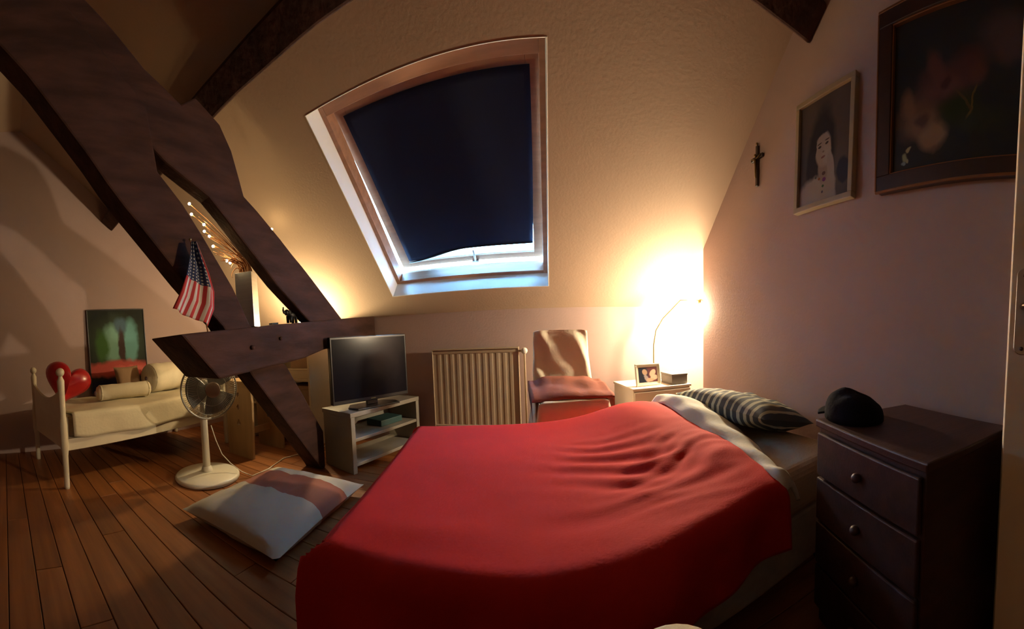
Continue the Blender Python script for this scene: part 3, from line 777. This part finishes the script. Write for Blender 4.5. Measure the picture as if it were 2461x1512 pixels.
tag(o, 'small flat black case lying on the tie beam beside the vase', 'case')

# flag on a short stick, leaning on the strut
M_flag = bpy.data.materials.new('flag_cloth'); M_flag.use_nodes = True
n = M_flag.node_tree.nodes; l = M_flag.node_tree.links; b = n['Principled BSDF']; b.inputs['Roughness'].default_value = .9
uvn = n.new('ShaderNodeUVMap'); uvn.uv_map = 'UVMap'; sp = n.new('ShaderNodeSeparateXYZ'); l.new(uvn.outputs[0], sp.inputs[0])
def mth(op, a, b_=None, c=None):
    q_ = n.new('ShaderNodeMath'); q_.operation = op
    for i, vv in enumerate((a, b_, c)):
        if vv is None: continue
        if isinstance(vv, (int, float)): q_.inputs[i].default_value = vv
        else: l.new(vv, q_.inputs[i])
    return q_.outputs[0]
U, V = sp.outputs[0], sp.outputs[1]
stripe = mth('LESS_THAN', mth('FRACT', mth('MULTIPLY', U, 6.5)), .5)
mx = n.new('ShaderNodeMix'); mx.data_type = 'RGBA'; mx.inputs[6].default_value = (.55, .50, .42, 1); mx.inputs[7].default_value = (.42, .035, .035, 1); l.new(stripe, mx.inputs[0])
canton = mth('MULTIPLY', mth('LESS_THAN', U, .80), mth('GREATER_THAN', V, .50))
su = mth('SUBTRACT', mth('FRACT', mth('MULTIPLY', U, 9.2)), .5)
sv = mth('SUBTRACT', mth('FRACT', mth('MULTIPLY', V, 22)), .5)
star = mth('LESS_THAN', mth('ADD', mth('MULTIPLY', su, su), mth('MULTIPLY', sv, sv)), .055)
mb_ = n.new('ShaderNodeMix'); mb_.data_type = 'RGBA'; mb_.inputs[6].default_value = (.018, .028, .075, 1); mb_.inputs[7].default_value = (.45, .44, .38, 1); l.new(star, mb_.inputs[0])
mf = n.new('ShaderNodeMix'); mf.data_type = 'RGBA'; l.new(canton, mf.inputs[0]); l.new(mx.outputs[2], mf.inputs[6]); l.new(mb_.outputs[2], mf.inputs[7]); l.new(mf.outputs[2], b.inputs['Base Color'])
FX = -1.565; kf = FX / -1.5
def lerp_path(ps, t_):
    t_ = min(max(t_, 0), .9999) * (len(ps) - 1); i_ = int(t_); f_ = t_ - i_
    return (ps[i_][0] + (ps[i_ + 1][0] - ps[i_][0]) * f_, ps[i_][1] + (ps[i_ + 1][1] - ps[i_][1]) * f_)
left = [(.813, 1.206), (.862, 1.29), (.902, 1.375), (.930, 1.46), (.955, 1.555)]
right = [(1.035, 1.115), (1.083, 1.205), (1.088, 1.30), (1.055, 1.40), (.985, 1.555)]
def flagf(u, v):
    a, c = lerp_path(left, v), lerp_path(right, v)
    yy, zz = a[0] + (c[0] - a[0]) * u, a[1] + (c[1] - a[1]) * u
    x = FX + .016 * math.sin(u * 9 + 1) * (1 - .6 * v) + .01 * math.sin(u * 17 + v * 3)
    return (x, yy * kf, 1 + (zz - 1) * kf)
fg = thing('flag', 'small stars and stripes flag drooping from a stick on the slanted strut', 'flag', (FX, 1.02 * kf, 1.1))
fm = MB(); fm.grid(lambda u, v: tuple(Vector(flagf(u, v)) - fg.location), 40, 40, uv=True)
fm.build('cloth', M_flag, fg, smooth=True, thick=.002)
tp = Vector((FX - .03, .968 * kf, 1 + .575 * kf)) - fg.location; bt = Vector((FX - .035, 1.045 * kf, 1.088)) - fg.location
MB().tube([bt, tp], .004, 8).build('stick', M_twig, fg, smooth=True)
MB().ball(tp, .008, 8).build('finial', M_brass, fg, smooth=True)

# ================================================================== FAN
M_fanw = mat('fan_white', (0.66, 0.62, 0.50), .4)
M_fang = mat('fan_blade', (0.13, 0.135, 0.13), .3, spec=.6)
fan = thing('pedestal_fan', 'white pedestal fan with wire cage on the floor near the daybed', 'fan', (-2.235, 1.43, 0), math.radians(0))
MB().lathe([(.245, 0), (.25, .008), (.25, .022), (.235, .034), (.12, .046), (.045, .052)], 44).build('base', M_fanw, fan, smooth=True)
MB().tube([(0, 0, .045), (0, 0, .50), (0, 0, .58)], [.030, .027, .024], 18).build('pole', M_fanw, fan, smooth=True)
MB().lathe([(.04, .048), (.046, .055), (.036, .085), (.031, .09)], 20).build('collar', M_fanw, fan, smooth=True)
fc = Vector((.06, .03, .685))
Mf = Matrix.Rotation(math.radians(-14), 3, 'Z') @ Matrix.Rotation(math.radians(90), 3, 'Y')    # local z -> facing direction
def F3(x, y_, z): return fc + Mf @ Vector((x, y_, z))
MB().lathe([(.02, -.17), (.055, -.165), (.068, -.13), (.066, -.07), (.05, -.05)], 22, Mf, fc).build('motor', M_fanw, fan, smooth=True)
MB().tube([(0, 0, .55), F3(0.04, 0, -.10)], .022, 12).build('neck', M_fanw, fan, smooth=True)
CR = .225
cage = bpy.data.objects.new('cage', None); COL.objects.link(cage); cage.parent = fan
wires = MB(); nwire = 84
for i in range(nwire):
    a = 2 * PI * i / nwire; ca, sa = math.cos(a), math.sin(a)
    wires.tube([F3(.05 * ca, .05 * sa, .075), F3(.12 * ca, .12 * sa, .068), F3(.19 * ca, .19 * sa, .045), F3(CR * ca, CR * sa, 0)], .0011, 4, cap=False)
    wires.tube([F3(.06 * ca, .06 * sa, -.075), F3(.15 * ca, .15 * sa, -.065), F3(CR * ca, CR * sa, 0)], .0011, 4, cap=False)
M_wire = mat('cage_wire', (.42, .41, .36), .4, .3)
o = wires.build('wire', M_wire, fan, smooth=True); o['kind'] = 'stuff'; o.name = 'cage_wires'
bpy.data.objects.remove(cage)
def ring(R_, z, r_, n_=56): return MB().tube([F3(R_ * math.cos(2 * PI * i / n_), R_ * math.sin(2 * PI * i / n_), z) for i in range(n_ + 1)], r_, 8)
ring(CR, 0, .0075).build('rim', M_wire, fan, smooth=True); ring(.12, .068, .0016).build('ring', M_wire, fan, smooth=True); ring(.19, .045, .0016).build('ring', M_wire, fan, smooth=True)
M_cap = mat('fan_cap', (.34, .25, .20), .5)
MB().lathe([(.058, .070), (.060, .076), (.052, .086), (.02, .090)], 26, Mf, fc).build('centre_cap', M_cap, fan, smooth=True)
for kx in range(3):
    def blade(u, v, kx=kx):
        a = 2 * PI * kx / 3 + .5 + (u - .5) * (1.75 - .25 * v); r_ = .04 + .155 * v
        return tuple(F3(r_ * math.cos(a), r_ * math.sin(a), .012 + .022 * (u - .5) * 2 * (1 - .2 * v)))
    MB().grid(blade, 14, 10).build('blade', M_fang, fan, smooth=True, thick=.003)
MB().lathe([(.042, -.03), (.045, .03), (.03, .045), (.01, .048)], 20, Mf, fc).build('hub', M_fang, fan, smooth=True)
tag(MB().tube([(-2.20, 1.47, .40), (-2.19, 1.50, .28), (-2.16, 1.53, .17), (-2.11, 1.57, .10), (-2.03, 1.61, .045), (-1.97, 1.66, .012), (-1.99, 1.85, .006), (-2.06, 2.1, .006), (-1.95, 2.5, .006), (-1.93, 2.9, .006)], .0035, 8).build('power_cord', M_fanw, None, smooth=True),
    'thin white power cord hanging from the fan pole to the floor', 'cord')

# ================================================================== FLOOR CUSHION
cols = [(0, (.46, .42, .33)), (.50, (.30, .10, .055)), (.80, (.50, .45, .33))]
M_fc = stripes_mat('patch_cushion', cols, 1, .06)
fcush = pillow_mb(.72, .86, .17, 30, 3.2, .014, 6.0).build('floor_cushion', M_fc, None, smooth=True, weld=True)
fcush.location = (-1.45, 1.40, .064); fcush.rotation_euler = (0, 0, math.radians(4))
tag(fcush, 'large beige floor cushion with a rust band lying beside the fan', 'cushion')

# ================================================================== WOODEN STOOL
M_stool = mat('stool_pine', (0.42, 0.27, 0.125), .55, var=.15, vscale=4, stretch=(5, 5, .6))
M_hole = mat('hole_dark', (.03, .015, .01), .9)
so = thing('stool', 'pale wooden stool with cut-out card suits in its side panels', 'stool', (-2.43, 1.93, 0))
def cut_panel(y0, y1):
    """trapezoid panel with heart, diamond and club holes (real openings)"""
    bm = bmesh.new()
    W0, W1, Hh = .168, .195, .66
    outer = [(-W0, 0), (W0, 0), (W1, .50), (W1 - .02, Hh), (-W1 + .02, Hh), (-W1 + .02, .5)]
    heart = []
    for i in range(18):
        t_ = 2 * PI * i / 18
        heart.append((.0016 * 16 * math.sin(t_) ** 3, .56 + .0016 * (13 * math.cos(t_) - 5 * math.cos(2 * t_) - 2 * math.cos(3 * t_) - math.cos(4 * t_))))
    dia = [(0, .475), (.022, .445), (0, .415), (-.022, .445)]
    club = [(.024 * math.cos(2 * PI * i / 18) * (1 + .22 * math.cos(3 * (2 * PI * i / 18 - PI / 2))), .305 + .026 * math.sin(2 * PI * i / 18) * (1 + .22 * math.cos(3 * (2 * PI * i / 18 - PI / 2)))) for i in range(18)]
    es = []
    for lp_ in (outer, heart, dia, club):
        vs_ = [bm.verts.new((p[0], y0, p[1])) for p in lp_]
        es += [bm.edges.new((vs_[i], vs_[(i + 1) % len(vs_)])) for i in range(len(vs_))]
    r_ = bmesh.ops.triangle_fill(bm, edges=es, use_beauty=True)
    ex = bmesh.ops.extrude_face_region(bm, geom=list(bm.faces))
    bmesh.ops.translate(bm, verts=[v for v in ex['geom'] if isinstance(v, bmesh.types.BMVert)], vec=(0, y1 - y0, 0))
    bmesh.ops.recalc_face_normals(bm, faces=bm.faces)
    me = bpy.data.meshes.new('side_panel'); bm.to_mesh(me); bm.free(); me.materials.append(M_stool)
    o_ = bpy.data.objects.new('side_panel', me); COL.objects.link(o_); o_.parent = so
    return o_
cut_panel(0, .022); cut_panel(.38, .402)
box('seat', M_stool, -.21, .21, -.02, .42, .66, .685, so, bevel=.005)
box('stretcher', M_stool, -.012, .012, .022, .38, .17, .23, so, bevel=.003)

# ================================================================== DAYBED
M_dbw = mat('daybed_white', (0.62, 0.55, 0.40), .5, var=.05)
M_dbc = mat('daybed_cover', (0.60, 0.53, 0.36), .9, var=.12, vscale=5, bump=.2, bscale=50)
DR = math.radians(9)
do = (-2.60, .42, 0)
db = thing('daybed', 'small white wooden daybed with ball-topped posts along the left gable', 'daybed', do, DR)
# local: x 0 (room side) to -.86 (wall side), y 0 (head) to 1.70
DWD, DLN = .86, 1.70
def post(x, y_, h_=.86):
    p_ = MB().lathe([(.020, 0), (.022, .02), (.024, .25), (.034, .32), (.034, .48), (.030, .52), (.025, .55), (.027, .74), (.030, h_ - .04), (.020, h_ - .02), (.014, h_)], 18, None, (x, y_, 0)).build('post', M_dbw, db, smooth=True)
    MB().ball((x, y_, h_ + .026), .034, 10).build('knob', M_dbw, p_, smooth=True)
post(0, 0); post(-DWD, 0); post(0, DLN, .70); post(-DWD, DLN, .70)
def hb(u, v):
    x = -DWD * u; top = .66 + .10 * (2 * u - 1) ** 2
    return (x, 0, .30 + (top - .30) * v)
MB().grid(hb, 20, 6).build('headboard', M_dbw, db, thick=.022)
MB().grid(lambda u, v: (-DWD * u, DLN, .30 + .24 * v), 4, 4).build('footboard', M_dbw, db, thick=.022)
box('side_rail', M_dbw, -.012, .012, .02, DLN - .02, .285, .375, db, bevel=.005); box('side_rail', M_dbw, -DWD - .012, -DWD + .012, .02, DLN - .02, .285, .375, db, bevel=.005)
box('mattress', M_matt, -DWD + .02, -.02, .025, DLN - .03, .36, .545, db, bevel=.03)
def dcov(u, v):
    yy = .07 + (DLN - .11) * u
    s_ = 1.12 * v        # from room-side hem over the top to the wall side
    hemh = .17
    if s_ < hemh: x, z = .019 + .012 * math.sin(yy * 11) * (1 - s_ / hemh), .365 + s_ * .98
    else:
        a = min((s_ - hemh) / .05, PI / 2); r_ = .032
        x = .019 - r_ * (1 - math.cos(a)) - max(0, s_ - hemh - .05 * PI / 2) * 1.0; z = .365 + hemh * .98 + r_ * math.sin(a)
    z += .008 * nz(x * 6, yy * 5, 3) + .006 * math.sin(yy * 7 + x * 9)
    x = max(x, -DWD + .03)
    if u < .06 and s_ < hemh: z += .02 * (1 - u / .06)
    return (x + .012, yy, z)
dc = MB().grid(dcov, 60, 44).build('daybed_cover', M_dbc, None, smooth=True, thick=.01)
dc.location = do; dc.rotation_euler = (0, 0, DR)
tag(dc, 'cream cover draped over the daybed mattress', 'bedspread')
def ond(x, y_, z=.575):
    q_ = rot2(x, y_, DR); return Vector((do[0] + q_[0], do[1] + q_[1], z))
def bolster(name, L, r_, seed):
    mb = MB()
    prof = [(.012, -L / 2 - .002), (r_ * .35, -L / 2 + .004), (r_ * .55, -L / 2 + .018), (r_ * .82, -L / 2 + .02), (r_, -L / 2 + .05)]
    prof += [(r_ * (1 + .03 * math.sin(i * 2.1 + seed)), -L / 2 + .05 + (L - .1) * i / 8) for i in range(1, 8)]
    prof += [(r_, L / 2 - .05), (r_ * .82, L / 2 - .02), (r_ * .55, L / 2 - .018), (r_ * .35, L / 2 - .004), (.012, L / 2 + .002)]
    mb.lathe(prof, 28, Matrix.Rotation(math.radians(90), 3, 'X'))
    return mb
M_bol = stripes_mat('bolster_cloth', [(0, (.60, .53, .37)), (.5, (.60, .53, .37))], 1, .0)
M_bolc = mat('bolster_cloth_cream', (0.62, 0.55, 0.39), .9, var=.08, vscale=7, bump=.15, bscale=50)
M_trim = mat('bolster_trim', (.16, .11, .12), .8)
def mk_bolster(label, L, r_, loc, rz, rx=0.0):
    t_ = thing('bolster', label, 'bolster', loc, rz); t_.rotation_euler[0] = rx
    bolster('bolster', L, r_, 1.0).build('roll', M_bolc, t_, smooth=True)
    for s_ in (-1, 1):
        MB().tube([(.8 * r_ * math.cos(2 * PI * i / 24) * 1.13, s_ * (L / 2 - .045), .8 * r_ * math.sin(2 * PI * i / 24) * 1.13) for i in range(25)], .010, 8).build('trim_band', M_dbc, t_, smooth=True)
        MB().ball((0, s_ * (L / 2 + .002), 0), .022, 8, (1, .5, 1)).build('button', M_trim, t_, smooth=True)
    return t_
mk_bolster('slim cream bolster lying at the middle of the daybed', .56, .072, ond(-.36, .74, .647), DR + math.radians(-8))
mk_bolster('fat cream bolster at the far end of the daybed', .50, .150, ond(-.55, 1.36, .722), DR + math.radians(4))
M_brc = mat('brown_cushion', (.30, .185, .10), .9, var=.12, bump=.15, bscale=60)
o = pillow_mb(.30, .30, .11, 20, 3.0, .006, 9).build('brown_cushion', M_brc, None, smooth=True, weld=True); o.location = ond(-.70, .99, .717); o.rotation_euler = (math.radians(0), math.radians(72), DR)
tag(o, 'small brown cushion leaning between poster and cream bolsters', 'cushion')
# red heart cushion
M_heart = mat('red_satin', (0.42, 0.010, 0.012), .28, spec=.5)
def heart_mb(sz, th):
    mb = MB()
    def f(sgn):
        def g_(u, v):
            t_ = 2 * PI * u; r_ = v
            hx_, hz_ = 16 * math.sin(t_) ** 3 / 17.0, (13 * math.cos(t_) - 5 * math.cos(2 * t_) - 2 * math.cos(3 * t_) - math.cos(4 * t_)) / 17.0
            fz = 1 - r_ ** 2.4
            hz_ = hz_ * r_ + (1 - r_) * .05
            return (hx_ * r_ * sz / 2, sgn * th / 2 * max(0, fz) ** .55, hz_ * sz / 2)
        return g_
    mb.grid(f(1), 48, 12); mb.grid(f(-1), 48, 12); return mb
o = heart_mb(.46, .26).build('heart_cushion', M_heart, None, smooth=True, weld=True); o.location = ond(-.42, .20, .775)
o.rotation_euler = (math.radians(-16), math.radians(22), DR + math.radians(78))
tag(o, 'shiny red heart shaped cushion at the head of the daybed', 'cushion')

# ================================================================== PICTURES
# poster standing behind the daybed on the left gable; faces +x
M_poster = picture('poster_print', (.022, .026, .020), [
    (.5, .60, .44, .30, 0, (.040, .060, .035), .3), (.40, .58, .17, .24, 6, (.17, .33, .25), .22), (.74, .60, .13, .28, -4, (.13, .31, .29), .22), (.22, .56, .11, .18, 0, (.05, .12, .03), .3),
    (.57, .80, .12, .09, 0, (.07, .12, .15), .3), (.57, .52, .055, .24, 0, (.05, .03, .025), .25), (.5, .27, .66, .10, 0, (.42, .075, .06), .22), (.70, .25, .3, .06, 0, (.55, .13, .10), .25),
    (.5, .02, .7, .13, 0, (.02, .02, .06), .15), (.62, .13, .14, .10, 0, (.03, .02, .03), .12), (.66, .12, .05, .045, 0, (.30, .17, .07), .1)], .7, .15)
M_pfr = mat('poster_frame', (.035, .03, .03), .4)
po = thing('poster', 'dark green and red framed poster on the wall behind the daybed', 'poster', (XL + .035, 1.29, .57), math.radians(90)); po.rotation_euler[0] = math.radians(-1.5)
photo_frame('poster', .70, .945, 0, .012, M_pfr, M_poster, po, 0, None, .018)

# portrait on the right gable; faces -x
M_port = picture('portrait_print', (.070, .052, .040), [
    (.80, .60, .20, .5, 0, (.090, .068, .050), .3), (.20, .75, .2, .3, 0, (.085, .064, .047), .3), (.44, .44, .27, .45, -6, (.020, .016, .016), .16), (.30, .34, .14, .24, -8, (.022, .017, .017), .2),
    (.36, .03, .38, .22, -8, (.33, .275, .225), .13), (.60, .10, .15, .22, 8, (.31, .26, .21), .13), (.49, .30, .10, .12, 5, (.25, .20, .16), .16),
    (.485, .50, .155, .170, 8, (.34, .275, .215), .10), (.55, .44, .08, .10, 8, (.37, .305, .24), .3), (.64, .31, .065, .15, 14, (.33, .27, .215), .10),
    (.45, .685, .16, .045, 10, (.022, .018, .017), .18), (.315, .56, .022, .13, -8, (.022, .018, .017), .2), (.66, .56, .026, .14, 6, (.022, .018, .017), .2),
    (.415, .53, .032, .012, 4, (.045, .035, .03), .1), (.555, .545, .032, .012, 8, (.045, .035, .03), .1), (.41, .562, .045, .007, 8, (.08, .055, .04), .12), (.56, .578, .045, .007, 4, (.08, .055, .04), .12), (.49, .475, .022, .010, 0, (.22, .16, .12), .12), (.487, .425, .042, .011, 6, (.20, .09, .08), .1),
    (.88, .24, .12, .12, 0, (.022, .022, .03), .14), (.42, .225, .022, .013, 0, (.22, .08, .02), .08), (.52, .205, .035, .020, 0, (.14, .03, .17), .08), (.35, .25, .02, .012, 0, (.06, .08, .06), .08), (.50, .145, .022, .013, 0, (.04, .10, .04), .08), (.51, .265, .035, .018, 0, (.09, .05, .05), .08), (.49, .09, .018, .013, 0, (.07, .06, .09), .08)], .5, .25)
M_pofr = mat('portrait_frame', (.36, .28, .17), .5, var=.15)
pt_ = thing('portrait_picture', 'light wooden framed portrait photograph of a dark haired woman on the gable wall', 'picture', (XR - .004, 1.178, 1.593), -math.radians(90)); pt_.rotation_euler[0] = math.radians(-1.0)
photo_frame('portrait', .385, .545, 0, .026, M_pofr, M_port, pt_, 0, None, .034)

M_paint = picture('flower_painting', (.022, .024, .024), [
    (.22, .36, .17, .13, 25, (.13, .070, .038), .4), (.14, .44, .06, .10, 15, (.19, .105, .055), .35), (.26, .28, .13, .09, -10, (.20, .115, .060), .35), (.34, .20, .11, .08, 10, (.25, .16, .09), .3), (.25, .33, .05, .04, 0, (.09, .045, .03), .35),
    (.42, .52, .19, .11, -12, (.095, .042, .034), .4), (.36, .62, .06, .13, 22, (.11, .050, .042), .35), (.48, .50, .09, .05, 10, (.12, .058, .045), .35), (.33, .50, .07, .05, 30, (.12, .058, .042), .35), (.43, .53, .05, .035, 0, (.055, .022, .022), .35),
    (.60, .60, .12, .10, 0, (.080, .033, .028), .4), (.66, .54, .06, .07, 20, (.10, .045, .034), .35), (.84, .74, .15, .14, 0, (.075, .050, .045), .45), (.88, .66, .08, .10, 0, (.085, .055, .05), .4), (.53, .34, .14, .10, 0, (.024, .034, .014), .4), (.70, .26, .18, .08, 0, (.028, .034, .022), .4),
    (.63, .38, .010, .10, -20, (.12, .085, .02), .25), (.57, .40, .010, .08, 35, (.08, .055, .02), .25), (.115, .105, .022, .020, 0, (.30, .31, .16), .35), (.14, .145, .018, .016, 0, (.36, .36, .2), .25), (.10, .075, .018, .014, 0, (.22, .28, .26), .25), (.135, .085, .014, .012, 0, (.3, .3, .16), .25)], .3, .4)
M_dkfr = mat('dark_gilt_frame', (.045, .020, .014), .35, var=.3, vscale=8); M_gilt = mat('gilt_edge', (.20, .085, .03), .4, .4)
bp_ = thing('flower_painting', 'large dark still life of flowers in a heavy brown frame beside the door', 'painting', (XR - .004, .515, 1.575), -math.radians(90)); bp_.rotation_euler[0] = math.radians(1.0)
photo_frame('painting', .66, .70, 0, .062, M_dkfr, M_paint, bp_, 0, None, .045)
gi = .058
for (a0, a1, b0, b1) in ((-.33 + gi, .33 - gi, .70 - gi - .010, .70 - gi), (-.33 + gi, .33 - gi, gi, gi + .010), (-.33 + gi, -.33 + gi + .010, gi + .01, .70 - gi - .01), (.33 - gi - .010, .33 - gi, gi + .01, .70 - gi - .01)):
    box('gilt_slip', M_gilt, a0, a1, -.040, -.020, b0, b1, bp_, bevel=.002)
for (a0, a1, b0, b1) in ((-.334, .334, .696, .706), (-.334, .334, -.006, .004), (-.336, -.328, .004, .696), (.328, .336, .004, .696)):
    box('gilt_edge', M_gilt, a0, a1, -.047, -.038, b0, b1, bp_, bevel=.002)

# crucifix
M_crw = mat('crucifix_wood', (.035, .022, .016), .5); M_crf = mat('crucifix_bronze', (.20, .13, .05), .4, .8)
cx_ = thing('crucifix', 'small dark crucifix hanging on the gable wall beside the slope', 'crucifix', (XR, 1.735, 1.855), -math.radians(90))
box('upright', M_crw, -.010, .010, -.016, 0, 0, .235, cx_, bevel=.002); box('crossbar', M_crw, -.058, .058, -.0165, -.001, .155, .175, cx_, bevel=.002)
fig = MB(); fig.tube([(0, -.022, .045), (.006, -.026, .08), (0, -.022, .11), (0, -.024, .155)], [.004, .006, .006, .009], 8)
fig.tube([(-.048, -.019, .17), (-.02, -.022, .158), (0, -.024, .152), (.02, -.022, .158), (.048, -.019, .17)], .0035, 6); fig.ball((.003, -.027, .172), .009, 8)
fig.build('figure', M_crf, cx_, smooth=True)
MB().ball((0, -.012, .246), .008, 8).build('hanging_ring', M_crf, cx_, smooth=True)
